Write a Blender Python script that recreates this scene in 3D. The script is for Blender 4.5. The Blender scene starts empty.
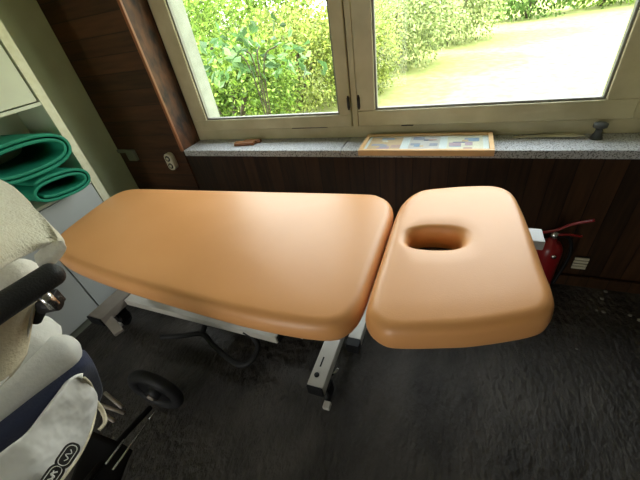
import bpy, bmesh, math, random
from mathutils import Vector, Matrix, noise
random.seed(7)
SC = bpy.context.scene
C = SC.collection
PI = math.pi

# ------------------------------------------------------------------ camera
CAM = Vector((0, 0, 1.62)); FP = 316.56
CR = Vector((0.92699925, 0.34600443, -0.1447526))
CU = Vector((-0.10167915, 0.60332673, 0.79098559))
CF = Vector((-0.36101763, 0.71852473, -0.59446487))
cd = bpy.data.cameras.new('camera'); cam = bpy.data.objects.new('camera', cd); C.objects.link(cam)
m = Matrix.Identity(4)
for i in range(3):
    m[i][0] = CR[i]; m[i][1] = CU[i]; m[i][2] = -CF[i]; m[i][3] = CAM[i]
cam.matrix_world = m
cd.sensor_width = 36; cd.lens = 36 * FP / 640; cd.clip_start = .02; cd.clip_end = 200
SC.camera = cam

def at(u, v, z):
    """point of the photo read at height z -> metres"""
    d = CF * FP + CR * (u - 320) - CU * (v - 240)
    return CAM + d * ((z - CAM.z) / d.z)

# ------------------------------------------------------------------ materials
def mat(name, col, rough=.6, spec=.5, metal=0, col2=None, scale=20, bump=0, bscale=60, detail=4,
        stretch=(1, 1, 1), transl=0, lo=.35, hi=.65, sheen=0, coat=0):
    m = bpy.data.materials.new(name); m.use_nodes = True
    nt = m.node_tree; N = nt.nodes; L = nt.links
    b = N['Principled BSDF']
    b.inputs['Base Color'].default_value = (*col, 1)
    b.inputs['Roughness'].default_value = rough
    b.inputs['Specular IOR Level'].default_value = spec
    b.inputs['Metallic'].default_value = metal
    b.inputs['Sheen Weight'].default_value = sheen
    b.inputs['Coat Weight'].default_value = coat
    tc = N.new('ShaderNodeTexCoord'); mp = N.new('ShaderNodeMapping')
    mp.inputs['Scale'].default_value = stretch
    L.new(tc.outputs['Object'], mp.inputs['Vector'])
    if col2 is not None:
        n = N.new('ShaderNodeTexNoise'); n.inputs['Scale'].default_value = scale; n.inputs['Detail'].default_value = detail
        L.new(mp.outputs[0], n.inputs['Vector'])
        r = N.new('ShaderNodeValToRGB'); r.color_ramp.elements[0].position = lo; r.color_ramp.elements[1].position = hi
        r.color_ramp.elements[0].color = (*col, 1); r.color_ramp.elements[1].color = (*col2, 1)
        L.new(n.outputs['Fac'], r.inputs[0]); L.new(r.outputs[0], b.inputs['Base Color'])
    if bump:
        n2 = N.new('ShaderNodeTexNoise'); n2.inputs['Scale'].default_value = bscale; n2.inputs['Detail'].default_value = 3
        L.new(mp.outputs[0], n2.inputs['Vector'])
        bp = N.new('ShaderNodeBump'); bp.inputs['Strength'].default_value = bump; bp.inputs['Distance'].default_value = .01
        L.new(n2.outputs['Fac'], bp.inputs['Height']); L.new(bp.outputs[0], b.inputs['Normal'])
    if transl:
        t = N.new('ShaderNodeBsdfTranslucent'); mx = N.new('ShaderNodeMixShader'); mx.inputs[0].default_value = transl
        out = N['Material Output']
        L.new(b.outputs[0], mx.inputs[1]); L.new(t.outputs[0], mx.inputs[2]); L.new(mx.outputs[0], out.inputs[0])
        if col2 is not None: L.new(r.outputs[0], t.inputs[0])
        else: t.inputs[0].default_value = (*col, 1)
    return m

def plank_mat(name, dark, light, axis, width, grain_axis):
    """timber boards: 'axis' is the direction across the boards, grain runs along 'grain_axis'"""
    m = bpy.data.materials.new(name); m.use_nodes = True
    nt = m.node_tree; N = nt.nodes; L = nt.links; b = N['Principled BSDF']
    b.inputs['Roughness'].default_value = .42; b.inputs['Specular IOR Level'].default_value = .35
    tc = N.new('ShaderNodeTexCoord'); sp = N.new('ShaderNodeSeparateXYZ'); L.new(tc.outputs['Object'], sp.inputs[0])
    dv = N.new('ShaderNodeMath'); dv.operation = 'DIVIDE'; dv.inputs[1].default_value = width; L.new(sp.outputs[axis], dv.inputs[0])
    fr = N.new('ShaderNodeMath'); fr.operation = 'FRACT'; L.new(dv.outputs[0], fr.inputs[0])
    fl = N.new('ShaderNodeMath'); fl.operation = 'FLOOR'; L.new(dv.outputs[0], fl.inputs[0])
    wn = N.new('ShaderNodeTexWhiteNoise'); wn.noise_dimensions = '1D'; L.new(fl.outputs[0], wn.inputs['W'])
    mp = N.new('ShaderNodeMapping'); s = [14, 14, 14]; s[grain_axis] = 1.2; mp.inputs['Scale'].default_value = s
    L.new(tc.outputs['Object'], mp.inputs[0])
    ns = N.new('ShaderNodeTexNoise'); ns.inputs['Scale'].default_value = 3; ns.inputs['Detail'].default_value = 6; L.new(mp.outputs[0], ns.inputs[0])
    ad = N.new('ShaderNodeMath'); ad.operation = 'MULTIPLY_ADD'; ad.inputs[1].default_value = .35
    L.new(wn.outputs[0], ad.inputs[0]); L.new(ns.outputs[0], ad.inputs[2])
    r = N.new('ShaderNodeValToRGB'); r.color_ramp.elements[0].position = .4; r.color_ramp.elements[1].position = .95
    r.color_ramp.elements[0].color = (*dark, 1); r.color_ramp.elements[1].color = (*light, 1); L.new(ad.outputs[0], r.inputs[0])
    gp = N.new('ShaderNodeMath'); gp.operation = 'GREATER_THAN'; gp.inputs[1].default_value = .05; L.new(fr.outputs[0], gp.inputs[0])
    mu = N.new('ShaderNodeMix'); mu.data_type = 'RGBA'; mu.inputs['A'].default_value = (dark[0] * .65, dark[1] * .65, dark[2] * .65, 1)
    L.new(gp.outputs[0], mu.inputs['Factor']); L.new(r.outputs[0], mu.inputs['B']); L.new(mu.outputs['Result'], b.inputs['Base Color'])
    bp = N.new('ShaderNodeBump'); bp.inputs['Strength'].default_value = .5; bp.inputs['Distance'].default_value = .004
    L.new(gp.outputs[0], bp.inputs['Height']); L.new(bp.outputs[0], b.inputs['Normal'])
    return m

M = {}
M['pad'] = mat('peach_leatherette', (.77, .37, .14), .42, .5, bump=.08, bscale=260, col2=(.75, .355, .13), scale=5, coat=.22)
M['pad'].node_tree.nodes['Principled BSDF'].inputs['Coat Roughness'].default_value = .35
M['pad_edge'] = mat('dark_board', (.02, .018, .016), .6)
M['white_metal'] = mat('cream_metal', (.62, .59, .53), .35, .5, col2=(.55, .52, .46), scale=8)
M['dull_shaded_metal'] = mat('dull_and_shaded_metal', (.30, .26, .22), .45, .5, col2=(.24, .21, .18), scale=8)  # dull stroller metal; on the left foot, shade put into cream metal
M['black'] = mat('black_plastic', (.008, .008, .009), .5, .25)
M['rubber'] = mat('black_rubber', (.012, .012, .013), .6, .4, bump=.2, bscale=80)
M['foam'] = mat('grip_foam', (.018, .02, .022), .55, .4, bump=.25, bscale=220)
M['chrome'] = mat('steel', (.7, .7, .7), .25, .5, 1)
M['floor'] = mat('dark_carpet', (.024, .020, .017), .62, .5, col2=(.066, .057, .048), scale=5, detail=12, bump=.55, bscale=42, stretch=(1, .55, 1))
for q in M['floor'].node_tree.nodes:
    if q.type == 'BUMP': q.inputs['Distance'].default_value = .06
    if q.type == 'TEX_NOISE' and abs(q.inputs['Scale'].default_value - 42) < .1: q.inputs['Detail'].default_value = 8
M['plank_h'] = plank_mat('boards_level', (.024, .010, .0045), (.075, .029, .012), 2, .11, 0)
M['plank_v'] = plank_mat('boards_upright', (.020, .0105, .005), (.062, .028, .012), 0, .10, 2)
M['reveal'] = mat('reveal_timber', (.014, .008, .004), .6, col2=(.13, .05, .018), scale=14, stretch=(1, 1, .5), bump=.8, bscale=30, detail=8)
M['trim'] = mat('orange_timber', (.30, .115, .04), .4, col2=(.20, .075, .028), scale=12, stretch=(1, 1, .15))
M['sill'] = mat('terrazzo', (.52, .53, .55), .5, col2=(.12, .12, .12), scale=150, detail=2, lo=.50, hi=.64, bump=.15, bscale=90)
M['wframe'] = mat('aged_cream_paint', (.55, .51, .33), .45, col2=(.45, .41, .25), scale=6, bump=.12, bscale=40, detail=8)
M['bead'] = mat('grey_bead', (.22, .22, .19), .5)
M['stop'] = mat('dark_grey_plastic', (.06, .065, .06), .5)
M['outwhite'] = mat('white_render', (.34, .36, .32), .8, col2=(.28, .30, .26), scale=12)
M['wallgreen'] = mat('pale_green_plaster', (.56, .64, .44), .75, col2=(.47, .53, .35), scale=3, bump=.1, bscale=30, detail=8)
M['cab'] = mat('pale_laminate', (.62, .67, .52), .45, col2=(.58, .62, .48), scale=4)
M['cab_edge'] = mat('cabinet_edge', (.74, .74, .55), .5, col2=(.66, .65, .44), scale=25)
M['cab_grey'] = mat('grey_door', (.48, .51, .50), .45)
M['inside'] = mat('cabinet_inside', (.20, .22, .17), .7)
M['mat'] = mat('green_foam', (.012, .25, .145), .6, .3, col2=(.010, .20, .12), scale=10, bump=.25, bscale=200)
M['ceil'] = mat('ceiling_paint', (.55, .52, .45), .9)
M['wallroom'] = mat('room_plaster', (.42, .40, .33), .9)
M['frame_wood'] = mat('light_wood', (.72, .47, .24), .45, col2=(.62, .38, .17), scale=20, stretch=(.2, 1, 1))
M['mount'] = mat('pale_mount', (.70, .73, .78), .5)
M['red'] = mat('red_enamel', (.22, .008, .010), .3, .5)
M['towel'] = mat('cream_waffle', (.77, .75, .63), .95, .1, col2=(.72, .69, .56), scale=60, bump=.55, bscale=150, sheen=.3)
M['muslin'] = mat('white_muslin', (.76, .75, .70), .9, .1, bump=.4, bscale=60, sheen=.2)
M['cream'] = mat('cream_fabric', (.68, .62, .46), .9, .1, bump=.3, bscale=90)
M['quilt'] = mat('grey_white_fabric', (.62, .62, .58), .9, .1, col2=(.58, .585, .56), scale=16, bump=.12, bscale=130)
M['navy'] = mat('navy_fabric', (.028, .034, .066), .85, .1, bump=.2, bscale=160, sheen=.2)
M['white_fab'] = mat('white_fabric', (.78, .78, .75), .85, .1, bump=.7, bscale=9)
for q in M['white_fab'].node_tree.nodes:
    if q.type == 'BUMP': q.inputs['Distance'].default_value = .03
M['badge'] = mat('badge_black', (.008, .008, .008), .5)
M['badge_w'] = mat('badge_white', (.75, .75, .73), .6)
M['socket'] = mat('cream_plastic', (.58, .54, .40), .4)
M['socket_d'] = mat('dark_hole', (.03, .025, .02), .6)
M['debris'] = mat('plaster_dust', (.22, .21, .18), .9)
M['lawn'] = mat('lawn_grass', (.29, .34, .10), .9, .1, col2=(.37, .38, .15), scale=5, detail=10, bump=.3, bscale=30)
M['bark'] = mat('bark', (.10, .07, .045), .9, col2=(.05, .04, .03), scale=12, bump=.5)
def leafm(n, c, t=.3):
    m = mat(n, c, .55, .3, transl=t, col2=c); N = m.node_tree.nodes; L = m.node_tree.links
    g = N.new('ShaderNodeNewGeometry'); r = [q for q in N if q.type == 'VALTORGB'][0]
    L.new(g.outputs['Random Per Island'], r.inputs[0]); cr = r.color_ramp
    cr.elements[0].position = .0; cr.elements[0].color = tuple(x * .28 for x in c) + (1,)
    cr.elements[1].position = 1.; cr.elements[1].color = (min(1, c[0] * 1.7 + .1), min(1, c[1] * 1.5 + .06), c[2] * 1.8 + .05, 1)
    e = cr.elements.new(.6); e.color = (*c, 1)
    return m
M['leaf_a'] = leafm('leaf_bright', (.20, .34, .04))
M['leaf_b'] = leafm('leaf_mid', (.13, .26, .045))
M['leaf_c'] = leafm('leaf_yellow', (.34, .43, .09))
M['leaf_d'] = leafm('leaf_pale', (.36, .45, .18))
M['leaf_e'] = leafm('leaf_bluish', (.13, .27, .09), .3)
gm = bpy.data.materials.new('window_glass'); gm.use_nodes = True
nt = gm.node_tree; nt.nodes.remove(nt.nodes['Principled BSDF'])
tr = nt.nodes.new('ShaderNodeBsdfTransparent'); tr.inputs[0].default_value = (.95, .97, .95, 1)
gl = nt.nodes.new('ShaderNodeBsdfGlossy'); gl.inputs['Roughness'].default_value = .02
df = nt.nodes.new('ShaderNodeBsdfDiffuse'); df.inputs[0].default_value = (.8, .82, .78, 1)  # weak diffuse share puts the hazy glare over the panes into the glass
m1 = nt.nodes.new('ShaderNodeMixShader'); m1.inputs[0].default_value = .010
m2 = nt.nodes.new('ShaderNodeMixShader'); m2.inputs[0].default_value = .02
nt.links.new(tr.outputs[0], m1.inputs[1]); nt.links.new(gl.outputs[0], m1.inputs[2])
nt.links.new(m1.outputs[0], m2.inputs[1]); nt.links.new(df.outputs[0], m2.inputs[2])
nt.links.new(m2.outputs[0], nt.nodes['Material Output'].inputs[0]); M['glass'] = gm

# ------------------------------------------------------------------ helpers
def root(name, loc, label, cat, group=None):
    o = bpy.data.objects.new(name, None); C.objects.link(o); o.location = loc; o.empty_display_size = .05
    o['label'] = label; o['category'] = cat
    if group: o['group'] = group
    return o
def wloc(o):
    v = Vector((0, 0, 0))
    while o is not None: v += o.location; o = o.parent
    return v
def ob(name, bm, ma, parent=None, smooth=True, mods=(), label=None, origin=None):
    """link a bmesh given in world metres as ONE object"""
    me = bpy.data.meshes.new(name)
    if parent is None and origin is None:
        c = Vector((0, 0, 0)); lo = Vector((1e9,) * 3); hi = -lo
        for v in bm.verts:
            for i in range(3): lo[i] = min(lo[i], v.co[i]); hi[i] = max(hi[i], v.co[i])
        origin = Vector(((lo.x + hi.x) / 2, (lo.y + hi.y) / 2, lo.z))
    off = wloc(parent) if parent else Vector(origin)
    bmesh.ops.translate(bm, verts=bm.verts, vec=-off)
    bmesh.ops.recalc_face_normals(bm, faces=bm.faces)
    bm.to_mesh(me); bm.free()
    for k in (ma if isinstance(ma, (list, tuple)) else [ma]): me.materials.append(k)
    if smooth:
        for p in me.polygons: p.use_smooth = True
    o = bpy.data.objects.new(name, me); C.objects.link(o)
    if parent: o.parent = parent
    else: o.location = off
    for md in mods:
        if md[0] == 'sub': x = o.modifiers.new('s', 'SUBSURF'); x.levels = x.render_levels = md[1]
        if md[0] == 'solid': x = o.modifiers.new('t', 'SOLIDIFY'); x.thickness = md[1]; x.offset = -1 if len(md) < 3 else md[2]
        if md[0] == 'bev': x = o.modifiers.new('b', 'BEVEL'); x.width = md[1]; x.segments = 2; x.limit_method = 'ANGLE'
    if label: o['label'] = label
    return o
def tag(o, label, cat, group=None):
    o['label'] = label; o['category'] = cat
    if group: o['group'] = group
    return o
def struct(name, bm, ma, smooth=False, **k):
    o = ob(name, bm, ma, None, smooth, **k); o['kind'] = 'structure'; return o
def box(bm, a, b, mi=0, rot=None, piv=None):
    a = Vector(a); b = Vector(b)
    vs = [bm.verts.new((x, y, z)) for x in (a.x, b.x) for y in (a.y, b.y) for z in (a.z, b.z)]
    for f in ((0, 1, 3, 2), (4, 6, 7, 5), (0, 4, 5, 1), (2, 3, 7, 6), (0, 2, 6, 4), (1, 5, 7, 3)):
        fc = bm.faces.new([vs[i] for i in f]); fc.material_index = mi
    if rot is not None:
        bmesh.ops.rotate(bm, verts=vs, cent=piv or (a + b) / 2, matrix=rot)
    return vs
def B(*boxes):
    bm = bmesh.new()
    for a, b in boxes: box(bm, a, b)
    return bm
def catmull(P, n=6, closed=False):
    P = [Vector(p) for p in P]; out = []; N = len(P)
    rng = range(N) if closed else range(N - 1)
    for i in rng:
        if closed: p0, p1, p2, p3 = P[i - 1], P[i], P[(i + 1) % N], P[(i + 2) % N]
        else: p0, p1, p2, p3 = P[max(i - 1, 0)], P[i], P[i + 1], P[min(i + 2, N - 1)]
        for k in range(n):
            t = k / n
            out.append(.5 * ((2 * p1) + (p2 - p0) * t + (2 * p0 - 5 * p1 + 4 * p2 - p3) * t * t + (3 * p1 - p0 - 3 * p2 + p3) * t ** 3))
    if not closed: out.append(P[-1].copy())
    return out
def tube(bm, path, r, seg=10, mi=0, caps=True, flat=1.0, up=(0, 0, 1), round_end=False):
    path = [Vector(p) for p in path]; rs = r if isinstance(r, (list, tuple)) else [r] * len(path)
    rings = []; prev = None
    for i, p in enumerate(path):
        t = (path[min(i + 1, len(path) - 1)] - path[max(i - 1, 0)]).normalized()
        s = t.cross(Vector(up))
        if s.length < 1e-3: s = t.cross(Vector((1, 0, 0)))
        s.normalize()
        if prev is not None and s.dot(prev) < 0: s = -s
        prev = s
        n = s.cross(t).normalized()
        rings.append([bm.verts.new(p + (s * math.cos(a) + n * math.sin(a) * flat) * rs[i]) for a in [2 * PI * k / seg for k in range(seg)]])
    for a, b in zip(rings, rings[1:]):
        for k in range(seg):
            bm.faces.new((a[k], a[(k + 1) % seg], b[(k + 1) % seg], b[k])).material_index = mi
    if caps:
        bm.faces.new(rings[0][::-1]).material_index = mi; bm.faces.new(rings[-1]).material_index = mi
    return rings
def T(path, r, **k):
    bm = bmesh.new(); tube(bm, path, r, **k); return bm
def cyl(bm, c, ax, r, h, seg=24, r2=None, mi=0):
    c = Vector(c); ax = Vector(ax).normalized()
    return tube(bm, [c - ax * h / 2, c + ax * h / 2], [r, r if r2 is None else r2], seg, mi)
def capsule(path, r, seg=18, flat=1.0, up=(0, 0, 1), cap=.8, wob=0, seed=0):
    """padded roll: a path swept with rounded ends"""
    P = catmull(path, 8); n = len(P); L = [0]
    for a, b in zip(P, P[1:]): L.append(L[-1] + (b - a).length)
    rs = []
    for i in range(n):
        d = min(L[i], L[-1] - L[i]); c = r * cap
        k = 1 if d >= c else math.sqrt(max(0.0, 1 - (1 - d / c) ** 2))
        rs.append(r * max(k, .05))
    # extra samples close to both ends
    PP = []; RR = []
    for e in (0, 1):
        a, b = (P[0], P[1]) if e == 0 else (P[-1], P[-2])
        d = (b - a).normalized(); lst = []
        for q in (0, .06, .18, .36, .6): lst.append((a + d * r * cap * q, r * max(.06, math.sqrt(1 - (1 - q) ** 2))))
        if e == 0: head = lst
        else: tail = lst[::-1]
    mid = [(p, q) for p, q, l in zip(P, rs, L) if l > r * cap * .7 and L[-1] - l > r * cap * .7]
    seq = head + mid + tail
    bm = bmesh.new(); tube(bm, [s[0] for s in seq], [s[1] for s in seq], seg, flat=flat, up=up)
    if wob:
        for v in bm.verts:
            v.co += noise.noise_vector(v.co * 9 + Vector((seed, 0, 0))) * wob
    return bm
def patch(rows, nu=6, nv=5, wob=0, fr=8, seed=0, bulge=0):
    """smooth sheet through rows of control points"""
    R = [catmull(r, nu) for r in rows]; cols = len(R[0]); G = []
    cs = [catmull([r[c] for r in R], nv) for c in range(cols)]
    bm = bmesh.new(); nr = len(cs[0]); V = []
    for j in range(nr):
        V.append([])
        for c in range(cols):
            p = cs[c][j].copy()
            if wob: p += noise.noise_vector(p * fr + Vector((seed, seed, 0))) * wob
            V[-1].append(bm.verts.new(p))
    for j in range(nr - 1):
        for c in range(cols - 1): bm.faces.new((V[j][c], V[j][c + 1], V[j + 1][c + 1], V[j + 1][c]))
    bm.normal_update()
    if bulge:
        for j in range(nr):
            for c in range(cols):
                k = math.sin(PI * j / (nr - 1)) * math.sin(PI * c / (cols - 1)); V[j][c].co.z += bulge * k
    return bm

# ------------------------------------------------------------------ the room
WY = 1.80      # inner face of the window wall
FY = 2.00      # inner face of the window frame
LX = -2.64     # left wall
NX0, NX1 = -1.93, .86    # niche
ST = .87       # sill top
WT = 2.22      # window head
RX, BY, CZ = 2.7, -2.3, 2.75

struct('floor', B(((LX - .1, BY - .1, -.1), (RX + .1, WY + .35, 0))), M['floor'])
struct('ceiling', B(((LX - .1, BY - .1, CZ), (RX + .1, WY + .35, CZ + .1))), M['ceil'])
struct('wall_left', B(((LX - .1, BY, 0), (LX, WY + .35, CZ))), M['wallgreen'])
struct('wall_right', B(((RX, BY, 0), (RX + .1, WY + .35, CZ))), M['wallroom'])
struct('wall_back', B(((LX, BY - .1, 0), (-1.6, BY, CZ)), ((-.90, BY - .1, 0), (RX, BY, CZ)), ((-1.6, BY - .1, 2.1), (-.90, BY, CZ))), M['wallroom'])  # unseen wall; its doorway opening is added to let in fill light
# window wall: left field with level boards, field below the sill with upright boards, right field, head
struct('wall_front_left', B(((LX, WY, 0), (NX0 + .0, WY + .35, CZ))), M['plank_h'])
bm = B(((NX0, WY + .012, 0), (NX1, WY + .35, ST - .045)), ((NX1, WY + .012, 0), (RX, WY + .35, CZ)))
box(bm, (NX0, WY, WT), (NX1, WY + .35, CZ))
struct('wall_front_right', bm, M['plank_v'])
# niche lining
struct('trim_1', B(((NX0 - .012, WY - .012, ST - .005), (NX0 + .012, WY + .006, WT + .02))), M['trim'], mods=(('bev', .004),))
struct('trim_2', B(((NX0, WY + .006, ST), (NX0 + .008, FY, WT))), M['reveal'])
struct('trim_3', B(((NX1 - .01, WY + .0, ST), (NX1, FY, WT))), M['wframe'])
# sill: two terrazzo slabs that meet near the middle post
struct('sill_1', B(((NX0 + .01, WY - .002, ST - .045), (-.655, FY + .02, ST))), M['sill'], mods=(('bev', .004),))
struct('sill_2', B(((-.651, WY - .002, ST - .045), (NX1 + .02, FY + .02, ST))), M['sill'], mods=(('bev', .004),))
# skirting boards
struct('baseboard_front', B(((LX, WY - .018, 0), (RX, WY, .075))), M['plank_v'], mods=(('bev', .003),))
struct('baseboard_left', B(((LX, BY, 0), (LX + .015, WY - .018, .075))), M['wframe'], mods=(('bev', .003),))

# window
win = root('window_1', (-.5, FY, ST), 'wide two pane cream window above the terrazzo sill', 'window')
del win['label']; del win['category']; win['kind'] = 'structure'
F0, F1 = FY, FY + .07
ob('window_frame', B(((NX0, F0 + .015, ST), (NX1, F1, .945)), ((NX0, F0 + .015, WT - .06), (NX1, F1, WT)),
   ((NX0, F0 + .015, .945), (-1.885, F1, WT - .06)), ((.80, F0 + .015, .945), (NX1, F1, WT - .06)),
   ((-.618, F0 + .0, .945), (-.581, F1, WT - .06)), ((-.66, F0 + .048, .945), (-.54, F1, WT - .06))), M['wframe'], win, False, mods=(('bev', .004),))
def sash(x0, x1, gx0, gx1, z0, gz0, label):
    zt = WT - .055; gt = WT - .14
    s = ob('window_sash', B(((x0, F0 - .012, z0), (x1, F0 + .045, gz0)), ((x0, F0 - .012, gt), (x1, F0 + .045, zt)),
        ((x0, F0 - .012, gz0), (gx0, F0 + .045, gt)), ((gx1, F0 - .012, gz0), (x1, F0 + .045, gt))), M['wframe'], win, False, mods=(('bev', .005),), label=label)
    w = .012
    ob('glazing_bead', B(((gx0, F0 + .0, gz0), (gx1, F0 + .03, gz0 + w)), ((gx0, F0 + .0, gt - w), (gx1, F0 + .03, gt)),
        ((gx0, F0 + .0, gz0 + w), (gx0 + w, F0 + .03, gt - w)), ((gx1 - w, F0 + .0, gz0 + w), (gx1, F0 + .03, gt - w))), M['bead'], s, False, mods=(('bev', .003),))
    ob('glass_pane', B(((gx0 + .002, F0 + .018, gz0 + .002), (gx1 - .002, F0 + .022, gt - .002))), M['glass'], s, False)
    return s
sl = sash(-1.895, -.622, -1.77, -.70, .952, 1.028, 'left casement with grimy cream paint')
sr = sash(-.577, .79, -.468, .662, .952, 1.045, 'right casement with grimy cream paint')
for x in (-.632, -.567):
    bm = bmesh.new(); cyl(bm, (x, F0 - .018, 1.10), (0, 0, 1), .009, .06, 12)
    for z in (1.065, 1.135): cyl(bm, (x, F0 - .018, z), (0, 0, 1), .006, .012, 10)
    ob('hinge', bm, M['socket_d'], win)
bm = B(((-1.06, F0 - .008, .947), (-.80, F0 + .016, .956))); box(bm, (-.31, F0 - .008, .945), (-.24, F0 + .016, .955))
ob('latch_strip', bm, M['socket_d'], win, False)
# outside reveal of the opening
struct('trim_4', B(((NX0 - .06, F1, ST), (NX0 + .10, F1 + .16, WT + .02)), ((NX1 - .02, F1, ST), (NX1 + .1, F1 + .16, WT)),
       ((NX0 + .1, F1, ST - .05), (NX1 - .02, F1 + .2, ST + .01))), M['outwhite'])
struct('trim_5', B(((-5, WY + .36, -.6), (NX0 - .06, WY + .42, 3)), ((NX1 + .1, WY + .36, -.6), (5, WY + .42, 3)),
       ((NX0 - .06, WY + .36, -.6), (NX1 + .1, WY + .42, ST - .06)), ((NX0 - .06, WY + .36, WT + .03), (NX1 + .1, WY + .42, 3))), M['outwhite'])

# window stay: dark mushroom shaped stop at the bottom of the right sash
st = root('window_stop', (.665, F0 - .06, ST), 'dark mushroom shaped window stop at the right end of the sill', 'window stop')
bm = bmesh.new(); tube(bm, [(.665, F0 - .05, ST), (.665, F0 - .05, ST + .03), (.665, F0 - .05, ST + .055)], [.028, .016, .014], 16)
ob('stem', bm, M['stop'], st)
bm = bmesh.new(); tube(bm, [(.665, F0 - .05, ST + .052), (.665, F0 - .05, ST + .058), (.665, F0 - .05, ST + .075), (.665, F0 - .05, ST + .08)], [.018, .030, .030, .020], 16)
ob('cap', bm, M['stop'], st)
bm = patch([[(.30, F0 - .035, ST + .004), (.42, F0 - .045, ST + .012), (.52, F0 - .05, ST + .012), (.62, F0 - .05, ST + .014)],
            [(.30, F0 - .02, ST + .004), (.42, F0 - .02, ST + .014), (.52, F0 - .02, ST + .016), (.62, F0 - .02, ST + .014)]], wob=.003, fr=30)
tag(ob('cloth_strip', bm, M['socket'], mods=(('solid', .004),)), 'crumpled dull strip lying at the foot of the right casement', 'strip')

# wooden block on the sill
bx_ = bmesh.new()
box(bx_, (-1.50, 1.88, ST + .001), (-1.34, 1.925, ST + .022), rot=Matrix.Rotation(.08, 3, 'Z'))
box(bx_, (-1.445, 1.928, ST + .001), (-1.31, 1.962, ST + .022), rot=Matrix.Rotation(.08, 3, 'Z'))
tag(ob('wood_block', bx_, M['trim'], smooth=False, mods=(('bev', .004),)), 'small flat reddish wooden block on the left part of the window sill', 'wooden block')

# picture frame lying on the sill, overhanging its front edge
pf = root('picture_frame', (-.16, 1.86, ST), 'light wooden picture frame with three small pictures lying on the window sill', 'picture frame')
px0, px1, py0, py1, pz = -.515, .195, 1.715, 1.975, ST + .002
def ft(y): return pz
t_ = .022
ob('frame', B(((px0, py0, pz), (px1, py0 + t_, pz + .034)), ((px0, py1 - t_, pz), (px1, py1, pz + .034)),
   ((px0, py0 + t_, pz), (px0 + t_, py1 - t_, pz + .034)), ((px1 - t_, py0 + t_, pz), (px1, py1 - t_, pz + .034))), M['frame_wood'], pf, False, mods=(('bev', .002),))
ob('mount', B(((px0 + t_, py0 + t_, pz), (px1 - t_, py1 - t_, pz + .022))), M['mount'], pf, False)
cols = [(.33, .33, .46), (.50, .30, .28), (.12, .14, .25), (.60, .54, .55), (.62, .42, .26), (.45, .30, .40), (.25, .35, .55), (.72, .66, .55)]
am = [mat('print_colour', c, .5) for c in cols]
for k, (a, b) in enumerate(((-.475, -.285), (-.24, -.075), (-.035, .145))):
    bm = bmesh.new(); random.seed(40 + k)
    nx, ny = 5, 4
    def cell(x0, y0, x1, y1, mi, z): 
        vs = [bm.verts.new(p) for p in ((x0, y0, z), (x1, y0, z), (x1, y1, z), (x0, y1, z))]; bm.faces.new(vs).material_index = mi
    ya, yb = py0 + .038, py1 - .034
    cell(a, ya, b, yb, [4, 3, 7][k], pz + .0232)
    for q in range(9):
        x = random.uniform(a, b - .05); y = random.uniform(ya, yb - .04)
        cell(x, y, min(b, x + random.uniform(.03, .08)), min(yb, y + random.uniform(.015, .05)), random.randrange(8), pz + .0234 + .0002 * q)
    ob('print', bm, am, pf, False)
ob('cover_glass', B(((px0 + t_, py0 + t_, pz + .0262), (px1 - t_, py1 - t_, pz + .0275))), gm, pf, False)

# double socket + blank box on the wall left of the sill
so = root('wall_socket', (-2.07, WY, .79), 'cream double power socket on the dark boards left of the sill', 'socket')
bm = bmesh.new()
def rrect(cx, cz, w, h, r, n=6):
    pts = []
    for sx, sz, a0 in ((1, 1, 0), (-1, 1, PI / 2), (-1, -1, PI), (1, -1, 1.5 * PI)):
        for k in range(n + 1):
            a = a0 + PI / 2 * k / n; pts.append((cx + sx * (w / 2 - r) + r * math.cos(a), cz + sz * (h / 2 - r) + r * math.sin(a)))
    return pts
def prism_y(bm, pts, y0, y1, mi=0):
    a = [bm.verts.new((x, y0, z)) for x, z in pts]; b = [bm.verts.new((x, y1, z)) for x, z in pts]; n = len(pts)
    bm.faces.new(a).material_index = mi; bm.faces.new(b[::-1]).material_index = mi
    for i in range(n): bm.faces.new((a[i], b[i], b[(i + 1) % n], a[(i + 1) % n])).material_index = mi
prism_y(bm, rrect(-2.07, .79, .072, .135, .032), WY - .045, WY)
ob('socket_body', bm, M['socket'], so, False, mods=(('bev', .006),))
for z in (.82, .76):
    bm = bmesh.new(); cyl(bm, (-2.07, WY - .0455, z), (0, 1, 0), .023, .004, 20); ob('outlet', bm, M['socket_d'], so)
    bm = bmesh.new(); cyl(bm, (-2.07, WY - .047, z), (0, 1, 0), .012, .006, 16); ob('outlet_core', bm, M['socket'], so)
jb = root('junction_box', (-2.49, WY, .79), 'small pale switch box in the corner beside the green wall', 'switch box')
ob('box_body', B(((-2.53, WY - .03, .79), (-2.44, WY + .002, .88))), M['inside'], jb, False, mods=(('bev', .005),))
ob('cable_duct', B(((-2.635, WY - .018, .855), (-2.53, WY, .88))), M['inside'], jb, False)
# vent grille low on the wall, right
vg = root('vent_grille', (.765, WY, .18), 'small pale slatted grille low on the dark wall beside the fire extinguisher', 'vent')
ob('plate', B(((.728, WY - .004, .132), (.800, WY, .222))), M['socket_d'], vg, False)
for k in range(4): ob('slat', B(((.730, WY - .010, .135 + k * .022), (.798, WY - .003, .150 + k * .022))), M['socket'], vg, False)

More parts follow.
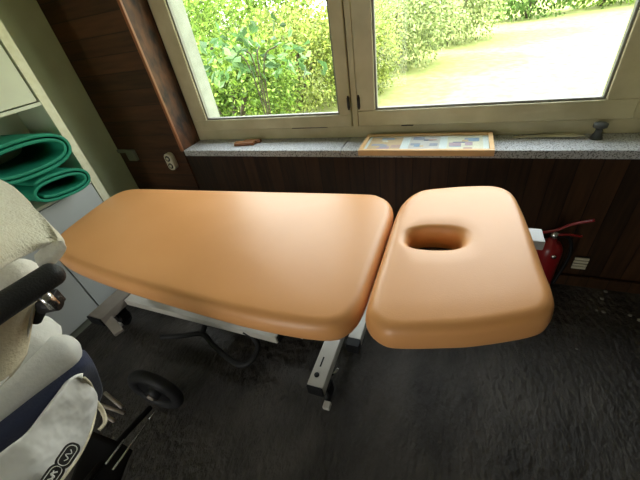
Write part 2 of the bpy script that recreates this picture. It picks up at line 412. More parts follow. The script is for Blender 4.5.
# ------------------------------------------------------------------ fire extinguisher
ex = root('fire_extinguisher', (.545, 1.66, 0), 'dark red fire extinguisher on the floor behind the head end of the couch', 'fire extinguisher')
cx, cy = .545, 1.66
bm = bmesh.new(); prof = [(.052, 0), (.062, .01), (.064, .03), (.064, .34), (.060, .375), (.045, .405), (.022, .42), (.018, .44)]
tube(bm, [(cx, cy, z) for r, z in prof], [r for r, z in prof], 28); ob('cylinder', bm, M['red'], ex)
bm = bmesh.new(); cyl(bm, (cx, cy, .455), (0, 0, 1), .018, .05, 14); ob('valve', bm, M['chrome'], ex)
bm = bmesh.new(); tube(bm, catmull([(cx - .06, cy - .01, .475), (cx, cy - .012, .50), (cx + .05, cy - .02, .545), (cx + .13, cy - .03, .585)], 5), .010, 10, flat=.6); ob('lever', bm, M['red'], ex)
bm = bmesh.new(); tube(bm, catmull([(cx, cy, .46), (cx + .06, cy, .468), (cx + .12, cy, .462)], 5), .008, 10, flat=.6); ob('handle', bm, M['red'], ex)
bm = bmesh.new(); tube(bm, catmull([(cx + .01, cy + .01, .45), (cx + .08, cy + .02, .43), (cx + .105, cy + .01, .33), (cx + .09, cy, .2), (cx + .075, cy - .01, .12)], 6), .009, 10); ob('hose', bm, M['black'], ex)
bm = bmesh.new(); cyl(bm, (cx + .012, cy - .0655, .36), (0, 1, 0), .012, .006, 12); ob('gauge', bm, M['chrome'], ex)

# crumbs of plaster near the right skirting
random.seed(5)
for k, (x, y, s) in enumerate(((.93, 1.765, .010), (.90, 1.70, .011), (.85, 1.60, .008), (.88, 1.595, .009), (1.0, 1.60, .010), (1.03, 1.57, .012), (.70, 1.30, .006))):
    bm = bmesh.new(); bmesh.ops.create_icosphere(bm, subdivisions=2, radius=s)
    for v in bm.verts:
        v.co *= 1 + .5 * noise.noise(v.co * 60 + Vector((k, 0, 0))); v.co.z *= .45
    lo = min(v.co.z for v in bm.verts)
    bmesh.ops.translate(bm, verts=bm.verts, vec=(x, y, -lo))
    tag(ob('plaster_chip', bm, M['debris'], smooth=False), 'small pale plaster crumb on the floor near the right skirting board', 'plaster crumb', 'plaster crumbs along the right skirting')

# ------------------------------------------------------------------ cabinet on the left
CX = -2.30
cb = root('storage_cabinet', (-2.46, .6, 0), 'tall pale cabinet with an open shelf holding green mats', 'cabinet')
CY1 = 1.325; CB = LX + .018; CY0 = -.55; CT = 2.15
bm = B(((CB, CY1 - .055, .0), (CX, CY1, CT)), ((CB, .78, .0), (CX - .005, .80, .86)), ((CB, CY0, .0), (CX, CY0 + .03, CT)), ((CB, CY0 + .03, .0), (CB + .015, CY1 - .055, CT)),
       ((CB, CY0 + .03, .06), (CX - .02, CY1 - .055, .08)), ((CB, CY0 + .03, CT - .02), (CX, CY1 - .055, CT)))
ob('body', bm, M['cab'], cb, False, mods=(('bev', .002),))
ob('side_edge', B(((CX, CY1 - .055, .0), (CX + .003, CY1, CT))), M['cab_edge'], cb, False, label='yellowish front edge of the side panel')
ob('plinth', B(((CB + .03, CY0 + .03, 0), (CX - .03, CY1 - .055, .06))), M['inside'], cb, False)
for z in (.86, 1.375):
    ob('shelf', B(((CB + .015, CY0 + .03, z), (CX, CY1 - .056, z + .018))), M['cab'], cb, False)
for z, zt in ((1.40, 2.125),):
    for a, b in ((.50, 1.255), (-.30, .495)):
        d = ob('door', B(((CX - .018, a, z), (CX + .002, b, zt))), M['cab'], cb, False, mods=(('bev', .002),))
        bm = bmesh.new(); tube(bm, catmull([(CX, a + .06, z + .2), (CX + .025, a + .06, z + .215), (CX + .025, a + .06, z + .285), (CX, a + .06, z + .3)], 4), .005, 8); ob('handle', bm, M['chrome'], d)
for a, b in ((.822, 1.262), (.36, .812), (-.10, .35)):
    d = ob('door', B(((CX - .018, a, .07), (CX + .002, b, .855))), M['cab_grey'], cb, False, mods=(('bev', .002),))
ob('divider', B(((CX - .28, .43, .878), (CX - .01, .448, 1.375))), M['cab'], cb, False)

# rolled mats
def roll(name, cy, cz, w, h, tilt, x0, x1, th, turns, label, wr=1.0, start=0):
    """foam mat rolled up: spiral section with rounded edges, swept along X"""
    n = int(turns * 40); mid = []
    for i in range(n + 1):
        a = start + 2 * PI * turns * i / n; k = 1 - (th * 1.06 * turns * (1 - i / n)) / min(w, h) * 0
        inset = th * 1.45 * turns * (1 - i / n)
        rx = w - inset * wr; rz = h - inset
        p = Vector((rx * math.copysign(abs(math.cos(a)) ** .78, math.cos(a)), rz * math.copysign(abs(math.sin(a)) ** .86, math.sin(a)) + noise.noise(Vector((i * .05, cz * 7, 0))) * .003))
        c, s = math.cos(tilt), math.sin(tilt)
        mid.append(Vector((cy + p.x * c - p.y * s, cz + p.x * s + p.y * c)))
    bm = bmesh.new(); L = []; R = []
    secs = [(x0, th * .40), (x0 + (x1 - x0) * .5, th * .5), (x1 - th * .35, th * .5), (x1 - th * .12, th * .44), (x1, th * .28)]
    rings = []
    for x, t in secs:
        a_, b_ = [], []
        for i, p in enumerate(mid):
            d = (mid[min(i + 1, n)] - mid[max(i - 1, 0)]).normalized(); nn = Vector((-d.y, d.x))
            a_.append(bm.verts.new((x, p.x + nn.x * t, p.y + nn.y * t))); b_.append(bm.verts.new((x, p.x - nn.x * t, p.y - nn.y * t)))
        rings.append((a_, b_))
    for (a0, b0), (a1, b1) in zip(rings, rings[1:]):
        for i in range(n):
            bm.faces.new((a0[i], a0[i + 1], a1[i + 1], a1[i])); bm.faces.new((b0[i], b1[i], b1[i + 1], b0[i + 1]))
        bm.faces.new((a0[0], a1[0], b1[0], b0[0])); bm.faces.new((a0[n], b0[n], b1[n], a1[n]))
    for (a_, b_) in (rings[0], rings[-1]):
        for i in range(n): bm.faces.new((a_[i], b_[i], b_[i + 1], a_[i + 1]))
    return tag(ob(name, bm, M['mat']), label, 'exercise mat', 'rolled mats in the cabinet')
MAT_AT = len(C.objects)
roll('exercise_mat', .965, 1.165, .255, .108, -.03, CB + .02, CX + .13, .019, 1.9, 'larger rolled green foam mat lying on top of the other in the cabinet', start=3.5)
roll('exercise_mat', 1.04, .965, .178, .078, -.10, CB + .02, CX + .13, .017, 1.8, 'flatter rolled green foam mat underneath, its end over the lower door', start=3.6)

# dark thing hanging at the top of the green wall
hk = root('wall_hook', (LX, 1.55, 2.0), 'dark round hook plate with a pale strap high on the green wall', 'hook')
bm = bmesh.new(); cyl(bm, (LX + .03, 1.52, 1.955), (1, 0, 0), .05, .055, 20); ob('plate', bm, M['socket_d'], hk)
bm = bmesh.new(); tube(bm, catmull([(LX + .05, 1.56, 2.0), (LX + .06, 1.62, 1.99), (LX + .04, 1.66, 1.96)], 5), .008, 8); ob('strap', bm, M['cab_edge'], hk)

# ------------------------------------------------------------------ massage couch
tb = root('massage_table', (-.9, .95, 0), 'peach padded massage couch on a cream metal base in front of the window', 'massage couch')
PZ = .84
def resample(P, n):
    P = P + [P[0]]; L = [0]
    for a, b in zip(P, P[1:]): L.append(L[-1] + (b - a).length)
    out = []; j = 0
    for k in range(n):
        s = L[-1] * k / n
        while L[j + 1] < s: j += 1
        t = (s - L[j]) / max(L[j + 1] - L[j], 1e-9); out.append(P[j].lerp(P[j + 1], t))
    return out
def orient(P):
    A = sum(a.x * b.y - b.x * a.y for a, b in zip(P, P[1:] + P[:1]))
    return P if A > 0 else P[::-1]
def inset(P, d):
    n = len(P); out = []
    for i in range(n):
        t = (P[(i + 2) % n] - P[i - 2]).normalized(); out.append(P[i] + Vector((-t.y, t.x, 0)) * d)
    return out
TH = .09
def cushion(outline, zf, r=.040, hole=None, dome=.010, TH=TH):
    O = orient(resample(catmull(outline, 8, True), 176)); n = len(O)
    prof = []      # (inset, depth below top)
    for k in range(5): a = PI / 2 * k / 4; prof.append((r * .5 * (1 - math.sin(a)), TH - r * .5 * (1 - math.cos(a))))
    prof.append((-.002, TH * .55))
    for k in range(7): a = PI / 2 * k / 6; prof.append((r * (1 - math.cos(a)), r * (1 - math.sin(a))))
    bm = bmesh.new(); rings = []
    def ring(pts, dep): return [bm.verts.new((p.x, p.y, zf(p.x) - dep)) for p in pts]
    rings.append(ring(inset(O, .05), TH))
    for i, d in prof: rings.append(ring(inset(O, i), d))
    if hole is None:
        cen = sum(O, Vector((0, 0, 0))) / n
        for f in (.88, .7, .45, .2):
            base = inset(O, r); rings.append(ring([cen + (p - cen) * f for p in base], -dome * (1 - f) * 1.2))
        for a, b in zip(rings, rings[1:]):
            for i in range(n): bm.faces.new((a[i], a[(i + 1) % n], b[(i + 1) % n], b[i]))
        bm.faces.new(rings[-1]); bm.faces.new(rings[0][::-1])
    else:
        hx, hy, ra, rb = hole; cen = Vector((hx, hy, 0))
        # re-start the outline so that both loops run by angle
        H = []
        for p in O:
            a = math.atan2((p.y - hy) / rb, (p.x - hx) / ra); ca, sa = math.cos(a), math.sin(a)
            e = 2 / 2.6; H.append(Vector((hx + ra * abs(ca) ** e * (1 if ca > 0 else -1), hy + rb * abs(sa) ** e * (1 if sa > 0 else -1), 0)))
        base = inset(O, r)
        G = [cen + (p - cen) * 1.42 for p in H]
        for f in (.25, .5, .75, 1): rings.append(ring([b.lerp(g, f) for b, g in zip(base, G)], .0))
        for f, dep in ((.75, .002), (.5, .007), (.25, .017), (.08, .032), (0, .05), (0, TH)):
            rings.append(ring([h.lerp(g, f) for h, g in zip(H, G)], dep))
        for a, b in zip(rings, rings[1:]):
            for i in range(n): bm.faces.new((a[i], a[(i + 1) % n], b[(i + 1) % n], b[i]))
        a, b = rings[-1], rings[0]
        for i in range(n): bm.faces.new((a[i], a[(i + 1) % n], b[(i + 1) % n], b[i]))
    return bm
mo = [(-1.93, .76), (-1.975, .95), (-2.0, 1.12), (-1.985, 1.215), (-1.93, 1.265), (-1.80, 1.285), (-1.4, 1.305), (-.9, 1.332), (-.40, 1.358), (-.31, 1.345), (-.247, 1.29), (-.222, 1.2),
      (-.222, 1.0), (-.222, .8), (-.224, .66), (-.25, .578), (-.32, .535), (-.54, .518), (-.834, .525), (-1.3, .553), (-1.6, .588), (-1.78, .63), (-1.88, .68)]
ho = [(-.208, .665), (-.208, .9), (-.206, 1.18), (-.187, 1.30), (-.127, 1.385), (-.02, 1.408), (.12, 1.413), (.20, 1.395), (.25, 1.335), (.270, 1.22), (.283, 1.08), (.296, .88),
      (.304, .78), (.296, .715), (.256, .668), (.12, .61), (.02, .583), (-.08, .562), (-.135, .562), (-.19, .60)]
v3 = lambda L: [Vector((x, y, 0)) for x, y in L]
zm = lambda x: PZ
zh = lambda x: PZ + .1 * (x + .28)
ob('main_pad', cushion(v3(mo), zm), M['pad'], tb, label='long peach padded lying surface')
ob('head_pad', cushion(v3(ho), zh, hole=(-.030, 1.005, .093, .060), TH=.10), M['pad'], tb, label='tilted head section with face slot')
def board(outline, zf, ins, d0, d1):
    O = inset(orient(resample(catmull(outline, 6, True), 90)), ins); bm = bmesh.new()
    a = [bm.verts.new((p.x, p.y, zf(p.x) - d0)) for p in O]; b = [bm.verts.new((p.x, p.y, zf(p.x) - d1)) for p in O]
    bm.faces.new(a); bm.faces.new(b[::-1])
    for i in range(len(a)): bm.faces.new((a[i], b[i], b[(i + 1) % len(a)], a[(i + 1) % len(a)]))
    return bm
ob('pad_board', board(v3(mo), zm, .045, TH, TH + .015), M['pad_edge'], tb, False)
hb = B(((-.16, .68, .0), (.21, 1.33, .013)))  # dark board closes the face slot, standing in for the shade inside it
for v in hb.verts: v.co.z += zh(v.co.x) - .10 - .0155
ob('pad_board', hb, M['pad_edge'], tb, False)
def bar(a, b, w, h):
    """rectangular tube from a to b (centre line), w wide, h high"""
    a = Vector(a); b = Vector(b); t = (b - a).normalized(); s = t.cross(Vector((0, 0, 1))).normalized() * w / 2; n = s.cross(t).normalized() * h / 2
    bm = bmesh.new(); r = []
    for p in (a, b): r.append([bm.verts.new(p + q) for q in (s + n, -s + n, -s - n, s - n)])
    for i in range(4): bm.faces.new((r[0][i], r[0][(i + 1) % 4], r[1][(i + 1) % 4], r[1][i]))
    bm.faces.new(r[0][::-1]); bm.faces.new(r[1]); return bm
BV = (('bev', .005),)
# upper frame
UZ = PZ - TH - .045
for y in (.68, 1.20): ob('upper_rail', bar((-1.85, y, UZ), (-.30, y, UZ), .04, .055), M['white_metal'], tb, False, BV)
for x in (-1.83, -1.05, -.33): ob('cross_bar', bar((x, .66, UZ - .005), (x, 1.22, UZ - .005), .04, .04), M['white_metal'], tb, False, BV)
for y in (.90, 1.12): ob('head_support', bar((-.36, y, UZ - .005), (.20, y, zh(.2) - TH - .034), .03, .03), M['white_metal'], tb, False, BV)
ob('head_bracket', B(((.27, 1.10, .775), (.345, 1.185, .815))), M['mount'], tb, False, BV, label='pale end bracket sticking out past the head pad')
# base: two cross feet, two long rails, scissor arms, column
GZ = .165
def foot(x, y0, y1, name, ma, w=.07):
    f = ob(name, bar((x, y0, GZ), (x, y1, GZ), w, .065), ma, tb, False, BV)
    for y, s in ((y0, -1), (y1, 1)):
        ob('end_cap', B(((x - w / 2 + .001, min(y, y + s * .012), GZ - .032), (x + w / 2 - .001, max(y, y + s * .012), GZ + .032))), M['black'], f, False, (('bev', .003),))
    return f
fr_ = foot(-.490, .645, 1.28, 'foot_beam', M['white_metal'], .082)
fl_ = foot(-2.075, .675, 1.26, 'foot_beam', M['dull_shaded_metal'], .13)  # left foot in a darker metal, shadow under the couch put into its colour
bm = bmesh.new(); cyl(bm, (-.50, .70, GZ + .033), (0, 0, 1), .013, .006, 16)
ob('bolt_cap', bm, M['black'], fr_)
# lettering strip (dark mark) along the foot
bm = B(((-.503, .745, GZ + .0325), (-.495, .80, GZ + .0335))); ob('mark', bm, M['black'], fr_, False)
def caster(x, y, par):
    bm = bmesh.new(); cyl(bm, (x, y, .05), (1, .35, 0), .05, .024, 24); w = ob('caster_wheel', bm, M['rubber'], par)
    ob('caster_fork', B(((x - .025, y - .03, .045), (x - .017, y + .03, .13)), ((x + .017, y - .03, .045), (x + .025, y + .03, .13)), ((x - .025, y - .03, .118), (x + .025, y + .03, .131))), M['black'], par, False)
    ob('brake_pedal', B(((x + .005, y - .085, .05), (x + .04, y - .05, .075))), M['white_metal'], par, False, (('bev', .003),))
caster(-.465, .70, fr_); caster(-.475, 1.22, fr_); caster(-2.03, .80, fl_); caster(-2.03, 1.20, fl_)
bm = bmesh.new(); tube(bm, [(-.455, .76, .12), (-.435, .775, .13), (-.425, .79, .145)], .008, 8); ob('brake_rod', bm, M['chrome'], fr_)
ob('foot_bracket', bar((-2.03, .715, GZ - .02), (-1.895, .665, GZ - .06), .06, .03), M['dull_shaded_metal'], fl_, False, BV)
for y in (.885,):
    r_ = ob('base_rail', bar((-2.0, y, .165), (-.80, y - .01, .165), .07, .05), M['white_metal'], tb, False, BV)
    ob('end_cap', B(((-.80, y - .034, .142), (-.79, y + .014, .188))), M['black'], r_, False)
    ob('clip', B(((-1.32, y + .02, .19), (-1.25, y + .075, .205))), M['white_metal'], r_, False)
ob('base_rail', bar((-2.0, 1.10, .165), (-.52, 1.10, .165), .05, .05), M['white_metal'], tb, False, BV)
ob('motor_cover', B(((-1.20, .925, .10), (-.62, 1.07, .155))), M['black'], tb, False, BV)
ob('rear_post', bar((-.375, .93, .19), (-.375, 1.27, .19), .066, .06), M['white_metal'], tb, False, BV)
ob('end_cap', B(((-.408, .885, .160), (-.342, .93, .221))), M['black'], tb, False)
ob('chassis_link', bar((-.50, 1.1, .165), (-.375, 1.1, .165), .04, .04), M['white_metal'], tb, False)
for y in (.93, 1.07):
    ob('scissor_arm', bar((-1.8, y, .19), (-.6, y, UZ - .02), .03, .05), M['white_metal'], tb, False, BV)
    ob('scissor_arm', bar((-.65, y - .03 if y < 1 else y + .03, .19), (-1.75, y - .03 if y < 1 else y + .03, UZ - .02), .03, .05), M['white_metal'], tb, False, BV)
# foot lever loop
fz = .10
def P_(u, v, z): return at(u, v, z)
bm = bmesh.new()
tube(bm, catmull([P_(161, 337, .10), P_(180, 336, .10), P_(202, 334, .10), P_(212, 344, .075), P_(228, 358, .06), P_(240, 365, .06), P_(251, 361, .07), P_(258, 347, .10), P_(253, 337, .13), P_(244, 331, .165)], 6), .016, 10)
tube(bm, [P_(202, 334, .10), P_(205, 325, .13)], .017, 10)
ob('foot_lever', bm, M['rubber'], tb, label='black bent foot lever')

# ------------------------------------------------------------------ stroller
sv = root('stroller', (-.95, .1, 0), 'pram with white and navy fabric and a thick black handlebar, cut off at the left', 'stroller')
hz = 1.22
hp = [at(62, 268, hz + .0), at(30, 289, hz), at(0, 308, hz), at(-40, 335, hz), at(-110, 380, hz)]
hbm = capsule(hp, .028, 20)
hd = ob('handlebar', hbm, M['foam'], sv, label='thick black foam grip')
bm = bmesh.new(); j = at(41, 292, 1.205); tube(bm, [j, j + Vector((0, 0, -.045))], .012, 16)
ob('handle_joint', bm, M['chrome'], sv)
bm = bmesh.new(); k0 = at(44, 303, 1.15)
box(bm, k0 + Vector((-.045, -.02, -.02)), k0 + Vector((.03, .02, .018)), rot=Matrix.Rotation(.5, 3, 'Z'))
tube(bm, [k0 + Vector((0, 0, .0)), k0 + Vector((.03, .015, -.01))], .018, 14)
tube(bm, [k0, k0 + Vector((-.03, -.03, -.04))], .013, 12)
ob('fold_mechanism', bm, M['black'], sv, False, (('bev', .004),))
def A(*t): return [at(*q) for q in t]
# cream hanging panel under the grip
ob('canopy_panel', patch([A((-60, 350, 1.20), (0, 316, 1.19), (33, 296, 1.18)), A((-60, 380, 1.13), (0, 346, 1.12), (27, 326, 1.11)), A((-60, 425, 1.06), (0, 382, 1.05), (21, 353, 1.05))], wob=.004), M['cream'], sv, mods=(('solid', .012),), label='cream fabric panel hanging under the grip')
ob('panel_piping', T(catmull(A((33, 296, 1.185), (29, 325, 1.12), (21, 354, 1.055), (0, 384, 1.055), (-60, 428, 1.065)), 5), .004), M['muslin'], sv)
# quilted cushions
ob('seat_cushion', capsule(A((55, 325, 1.00), (40, 337, 1.00), (8, 364, 1.0), (-50, 412, 1.0)), .078, 20, flat=.8, cap=1.0, wob=.006), M['quilt'], sv, label='upper grey white padded cushion')
ob('side_bolster', capsule(A((77, 341, .965), (50, 361, .97), (8, 392, .97), (-60, 440, .97)), .062, 20, flat=.85, cap=.9, wob=.005, seed=3), M['quilt'], sv, label='long grey white padded edge')
ob('inner_lining', patch([A((26, 318, .99), (45, 316, .99), (60, 325, .95)), A((0, 350, .98), (32, 345, 1.0), (60, 345, .94)), A((-50, 400, .97), (0, 385, .98), (50, 370, .93))], wob=.012, fr=14), M['quilt'], sv, mods=(('solid', .01),))
# navy body
ob('carrycot_body', patch([
    A((-70, 455, .96), (0, 408, .96), (50, 372, .955), (74, 352, .95), (84, 350, .93)),
    A((-70, 485, .95), (0, 432, .95), (50, 395, .945), (80, 368, .94), (92, 360, .91)),
    A((-70, 515, .90), (0, 456, .90), (52, 418, .88), (84, 386, .86), (99, 376, .84)),
    A((-70, 540, .80), (0, 480, .80), (54, 436, .79), (88, 404, .77), (103, 392, .75)),
    A((-70, 560, .70), (0, 505, .70), (54, 462, .70), (84, 424, .70), (98, 408, .69))], wob=.003), M['navy'], sv, mods=(('solid', .012),), label='navy fabric body')
# white pocket with hem, badges
PR = [A((-70, 512, .955), (0, 456, .955), (30, 432, .95), (55, 404, .945), (74, 379, .94), (84, 378, .925)),
      A((-70, 540, .92), (5, 478, .915), (38, 446, .92), (66, 411, .905), (83, 390, .90), (90, 384, .89)),
      A((-60, 570, .87), (22, 500, .86), (52, 462, .865), (76, 428, .85), (90, 404, .85), (94, 394, .845)),
      A((-40, 590, .80), (42, 506, .80), (64, 477, .80), (80, 454, .79), (91, 430, .79), (95.5, 408, .79))]
ob('side_pocket', patch(PR, wob=.010, fr=9, seed=2), M['white_fab'], sv, mods=(('solid', .014),), label='white side pocket')
ob('pocket_piping', T(catmull([r_[-1] for r_ in PR] + PR[-1][-2::-1], 6), .004), M['cream'], sv)
# badges: black rounded plates with a white outline and a flourish
def badge(u, v, u2, v2, w, nm):
    z = .882
    a = at(u, v, z); b = at(u2, v2, z); ax = (b - a); L = ax.length; ax.normalize()
    vd = (CAM - a).normalized(); nrm = (Vector((.62, -.1, .78))).normalized(); nrm = (nrm - ax * nrm.dot(ax)).normalized(); sd = nrm.cross(ax).normalized()
    cen = (a + b) / 2 + nrm * .006
    def ro(hl, hw, r, n=6):
        return [(sx * (hl - r) + r * math.cos(a0 + PI / 2 * k / n), sy * (hw - r) + r * math.sin(a0 + PI / 2 * k / n)) for sx, sy, a0 in ((1, 1, 0), (-1, 1, PI / 2), (-1, -1, PI), (1, -1, 1.5 * PI)) for k in range(n + 1)]
    pt = lambda x, y, h: cen + ax * x + sd * y + nrm * h
    bm = bmesh.new(); O = ro(L / 2, w / 2, w * .42)
    lo = [bm.verts.new(pt(x, y, -.004)) for x, y in O]; hi = [bm.verts.new(pt(x, y, .003)) for x, y in O]
    bm.faces.new(hi); bm.faces.new(lo[::-1])
    for i in range(len(O)): bm.faces.new((lo[i], lo[(i + 1) % len(O)], hi[(i + 1) % len(O)], hi[i]))
    p = ob('badge', bm, M['badge'], sv, False)
    bm = bmesh.new(); O = ro(L / 2 * .78, w / 2 * .66, w * .28)
    tube(bm, [pt(x, y, .0035) for x, y in O + O[:1]], .0009, 6)
    if nm == 0:
        tube(bm, catmull([pt(-L * .22, -w * .05, .0035), pt(-L * .1, w * .14, .0035), pt(0, -w * .14, .0035), pt(L * .1, w * .14, .0035), pt(L * .22, 0, .0035)], 5), .0011, 6)
    else:
        tube(bm, catmull([pt(-L * .2, w * .12, .0035), pt(-L * .05, -w * .16, .0035), pt(L * .02, w * .12, .0035), pt(L * .2, -w * .12, .0035)], 5), .0018, 6)
        tube(bm, catmull([pt(-L * .2, -w * .14, .0035), pt(0, 0, .0035), pt(L * .15, w * .14, .0035)], 5), .0014, 6)
    ob('badge_mark', bm, M['badge_w'], p, False)
badge(76, 444, 59, 469, .034, 0); badge(61, 465, 44, 489, .034, 1)
# chassis tubes, basket wires and wheels
def wheel(c, ax, r, w):
    c = Vector(c); ax = Vector(ax).normalized(); s = ax.cross(Vector((0, 0, 1))).normalized(); u = Vector((0, 0, 1))
    bm = bmesh.new(); n = 40; mring = 12; R = []
    for i in range(n):
        a = 2 * PI * i / n; d = s * math.cos(a) + u * math.sin(a)
        R.append([bm.verts.new(c + d * (r - w / 2 + w / 2 * math.cos(b)) + ax * w / 2 * math.sin(b)) for b in [2 * PI * k / mring for k in range(mring)]])
    for i in range(n):
        for k in range(mring): bm.faces.new((R[i][k], R[i][(k + 1) % mring], R[(i + 1) % n][(k + 1) % mring], R[(i + 1) % n][k]))
    w_ = ob('wheel', bm, M['rubber'], sv)
    bm = bmesh.new(); cyl(bm, c, ax, r - w * .8, w * .35, 30); cyl(bm, c, ax, r * .25, w * 1.3, 20)
    ob('hub', bm, M['black'], w_)
    bm = bmesh.new(); cyl(bm, c + ax * w * .7 * (1 if ax.y < 0 else -1), ax, r * .12, .01, 14); ob('hub_cap', bm, M['dull_shaded_metal'], w_)
    return w_
wheel((-1.30, .415, .155), (.08, -1, 0), .155, .06)
wheel((-1.30, -.55, .15), (1, 0, 0), .15, .05)
wheel((-.75, -.62, .15), (1, 0, 0), .15, .05)
ch = [(at(145, 425, .40), at(113, 470, .46)), (at(124, 440, .46), at(106, 464, .50))]
for a, b in ch: ob('basket_wire', T([a, b], .004, seg=8), M['chrome'], sv)
ob('axle_pin', T([at(155, 411, .2), at(149, 419, .2)], .003, seg=8), M['chrome'], sv)
for q in (((105, 393, .35), (122, 407, .35)), ((92, 402, .36), (124, 413, .33)), ((102, 413, .34), (114, 421, .34))):
    a, b = [at(*k) for k in q]; ob('chassis_tube', T([a, b], .008, seg=10), M['dull_shaded_metal'], sv)
ob('chassis_leg', T(catmull([at(150, 408, .22), at(120, 440, .32), at(80, 490, .42), at(20, 560, .5)], 5), .013, seg=12), M['black'], sv)
ob('basket', patch([A((88, 430, .45), (112, 440, .4), (132, 452, .32)), A((70, 480, .42), (95, 490, .35), (110, 505, .3)), A((40, 560, .4), (70, 560, .35), (80, 560, .3))], wob=.01), M['black'], sv, mods=(('solid', .006),))
# beige strap peeking out behind the pocket
ob('side_strap', T(catmull(A((96, 402, .80), (103, 412, .77), (105, 422, .76), (99, 430, .76)), 5), .006, flat=.5), M['cream'], sv)

# things lying on the stroller
tag(ob('towel', patch([
    A((-30, 158, 1.38), (0, 177, 1.345), (20, 191, 1.325), (38, 210, 1.30), (50, 224, 1.285), (57, 237, 1.27)),
    A((-30, 190, 1.385), (0, 204, 1.345), (20, 214, 1.32), (36, 226, 1.295), (48, 235, 1.275), (56, 241, 1.265)),
    A((-30, 232, 1.37), (0, 239, 1.335), (16, 241, 1.31), (30, 243, 1.29), (42, 244, 1.275), (52, 243, 1.26)),
    A((-30, 276, 1.34), (0, 270, 1.30), (12, 264, 1.285), (26, 258, 1.27), (37, 252, 1.26), (48, 246, 1.25))], nu=5, nv=6, wob=.006, fr=11),
    M['towel'], mods=(('solid', .018, -1), ('sub', 1))), 'thick cream waffle towel draped over the top of the pram', 'towel')
tag(ob('muslin_cloth', patch([
    A((36, 257, 1.245), (50, 247, 1.25), (66, 241, 1.26)),
    A((39, 266, 1.24), (50, 258, 1.245), (65, 246, 1.25)),
    A((38, 270, 1.22), (46, 268, 1.22), (58, 256, 1.23))], wob=.003, fr=20), M['muslin'], mods=(('solid', .008), ('sub', 1))),
    'folded corner of white muslin sticking out under the towel', 'cloth')
tag(ob('pillow', capsule(A((37, 264, 1.20), (18, 274, 1.20), (-10, 287, 1.20), (-70, 312, 1.20)), .068, 18, flat=.6, wob=.006), M['muslin']),
    'white crumpled pillow between the towel and the black handlebar', 'pillow')

# ------------------------------------------------------------------ garden
GZ0 = -.40
bm = bmesh.new(); n = 60
V = [[bm.verts.new((-40 + 80 * i / n, 2.25 + 50 * (j / n) ** 1.3, GZ0 + .04 * noise.noise(Vector((i * .7, j * .7, 0))))) for i in range(n + 1)] for j in range(n + 1)]
for j in range(n):
    for i in range(n): bm.faces.new((V[j][i], V[j][i + 1], V[j + 1][i + 1], V[j + 1][i]))
o = ob('lawn', bm, M['lawn']); o['kind'] = 'structure'
def leaves(bm, c, rad, n, s, fill=.5, sx=.55, mi=0):
    c = Vector(c); rad = Vector(rad)
    for _ in range(n):
        d = Vector((random.gauss(0, 1), random.gauss(0, 1), random.gauss(0, 1))).normalized()
        k = random.uniform(fill, 1) * (1 + .28 * noise.noise(d * 2.3 + c))
        p = c + Vector((d.x * rad.x, d.y * rad.y, d.z * rad.z)) * k
        if p.z < GZ0: continue
        a = (d + Vector((random.uniform(-1, 1), random.uniform(-1, 1), random.uniform(-1.2, .6)))).normalized()
        b = a.cross(Vector((random.uniform(-1, 1), random.uniform(-1, 1), random.uniform(-1, 1)))).normalized()
        q = s * random.uniform(.6, 1.3); m_ = a.cross(b) * q * .12
        v = [bm.verts.new(x) for x in (p, p + a * q * .5 + b * q * sx * .5 + m_, p + a * q, p + a * q * .5 - b * q * sx * .5 + m_)]
        f = bm.faces.new(v); f.material_index = mi
def bush(name, c, rad, n, s, ma, label, cat='bush', group=None, sub=4, tk=1, fill=.5):
    r = root(name, (c[0], c[1], GZ0), label, cat, group)
    bm = bmesh.new()
    leaves(bm, c, rad, n // 2, s, fill)
    for _ in range(sub):
        a = random.uniform(0, 2 * PI); e = random.uniform(-.3, .8)
        leaves(bm, (c[0] + rad[0] * .7 * math.cos(a), c[1] + rad[1] * .7 * math.sin(a), c[2] + rad[2] * .7 * e), [x * .5 for x in rad], n // (2 * sub), s, fill)
    ob('foliage', bm, ma, r, False)
    bm = bmesh.new()
    for k in range(4):
        a = k * 1.6; tube(bm, catmull([(c[0], c[1], GZ0), (c[0] + .1 * rad[0] * math.cos(a), c[1] + .1 * rad[1] * math.sin(a), c[2] - rad[2] * .5), (c[0] + .4 * rad[0] * math.cos(a), c[1] + .4 * rad[1] * math.sin(a), c[2] + rad[2] * .2)], 5), .03 * tk + .01 * rad[2] * tk, 7)
    ob('stem', bm, M['bark'], r)
    return r
random.seed(11)
# close shrub seen through the left pane
bush('garden_shrub', (-2.15, 3.5, 1.25), (.75, .4, .35), 170, .12, M['leaf_e'], 'sparse bluish green branches with large leaves just outside the left pane', sub=3, tk=.22, fill=.2)
bush('garden_shrub', (-3.6, 4.6, .5), (1.2, .9, 1.1), 11000, .085, M['leaf_a'], 'broad leaved shrub closest to the left pane', sub=5)
bush('garden_shrub', (-5.6, 6.4, .9), (1.8, 1.3, 1.5), 16000, .09, M['leaf_a'], 'light green shrub filling the upper left of the left pane', sub=6)
bush('garden_shrub', (-3.6, 7.4, .6), (1.7, 1.1, 1.2), 16000, .085, M['leaf_c'], 'yellow green shrub behind the close one in the left pane', sub=6)
bush('garden_shrub', (-2.35, 8.6, .5), (1.0, 1.0, 1.15), 12000, .08, M['leaf_c'], 'rounded bright green bush at the left edge of the right pane', sub=5)
bush('garden_shrub', (-1.9, 11.4, .9), (1.7, 1.5, 1.6), 15000, .10, M['leaf_d'], 'pale leaved bush behind the rounded one at the lawn edge', sub=6)
bush('garden_shrub', (-.6, 15.2, 1.1), (1.9, 1.7, 1.8), 13000, .13, M['leaf_d'], 'big pale bush casting a shadow on the lawn', sub=6)
bush('garden_shrub', (-6.4, 10.6, 1.2), (2.4, 1.8, 2.0), 6000, .17, M['leaf_a'], 'tall bush at the back of the left pane', sub=6)
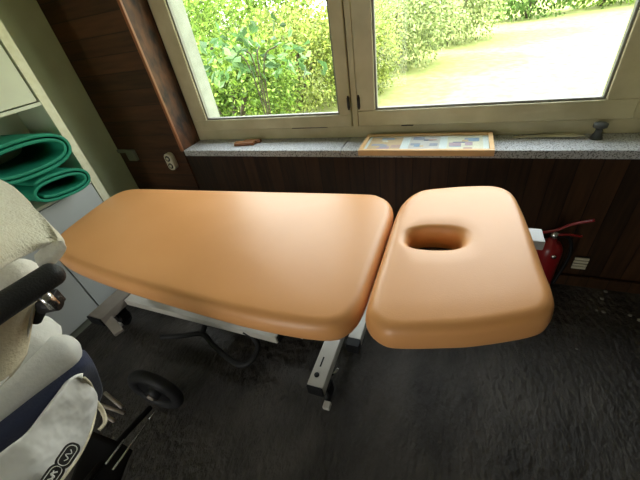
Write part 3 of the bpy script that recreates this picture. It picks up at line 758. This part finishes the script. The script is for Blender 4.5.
bush('garden_shrub', (-9.4, 9.0, 1.2), (2.2, 1.8, 2.0), 4500, .18, M['leaf_b'], 'dark bush at the far left beyond the left pane', sub=5)
for k, (x, y, ma) in enumerate(((2.6, 20.6, 'leaf_b'), (5.6, 21.4, 'leaf_a'), (8.8, 22.0, 'leaf_b'), (12.4, 22.4, 'leaf_a'), (-4.6, 19, 'leaf_b'))):
    bush('hedge_bush', (x, y, 1.0), (2.2, 1.5, 1.8), 4500, .2, M[ma], 'green bush in the hedge along the far edge of the lawn', group='far hedge bushes', sub=5)

# ------------------------------------------------------------------ light
w = bpy.data.worlds.new('World'); SC.world = w; w.use_nodes = True
nt = w.node_tree; bg = nt.nodes['Background']
tc = nt.nodes.new('ShaderNodeTexCoord'); sx = nt.nodes.new('ShaderNodeSeparateXYZ'); nt.links.new(tc.outputs['Generated'], sx.inputs[0])
rp = nt.nodes.new('ShaderNodeValToRGB'); nt.links.new(sx.outputs[2], rp.inputs[0])
rp.color_ramp.elements[0].position = 0; rp.color_ramp.elements[0].color = (1.0, .97, .88, 1)
rp.color_ramp.elements[1].position = .9; rp.color_ramp.elements[1].color = (.85, .92, 1.0, 1)
nt.links.new(rp.outputs[0], bg.inputs[0]); bg.inputs[1].default_value = 3.6
sd = bpy.data.lights.new('sun', 'SUN'); sd.energy = 5.2; sd.angle = .012; sd.color = (1, .95, .84)
so_ = bpy.data.objects.new('sun', sd); C.objects.link(so_)
so_.rotation_euler = Vector((-1.0, .12, .95)).to_track_quat('Z', 'Y').to_euler(); so_.location = (-4, 6, 8)
def portal(loc, rot, sx_, sy_):
    l = bpy.data.lights.new('portal', 'AREA'); l.shape = 'RECTANGLE'; l.size = sx_; l.size_y = sy_; l.cycles.is_portal = True
    o = bpy.data.objects.new('portal', l); C.objects.link(o); o.location = loc; o.rotation_euler = rot
portal(((NX0 + NX1) / 2, FY + .3, (ST + WT) / 2), (-PI / 2, 0, 0), 2.7, 1.35)
portal((-1.25, BY - .12, 1.05), (PI / 2, 0, 0), .7, 2.1)  # portal at the added opening in the back wall

vs = SC.view_settings
vs.view_transform = 'Standard'; vs.look = 'None'; vs.gamma = 1; vs.use_curve_mapping = False
vs.exposure = 1.18
SC.cycles.max_bounces = 8; SC.cycles.diffuse_bounces = 5; SC.cycles.transparent_max_bounces = 12
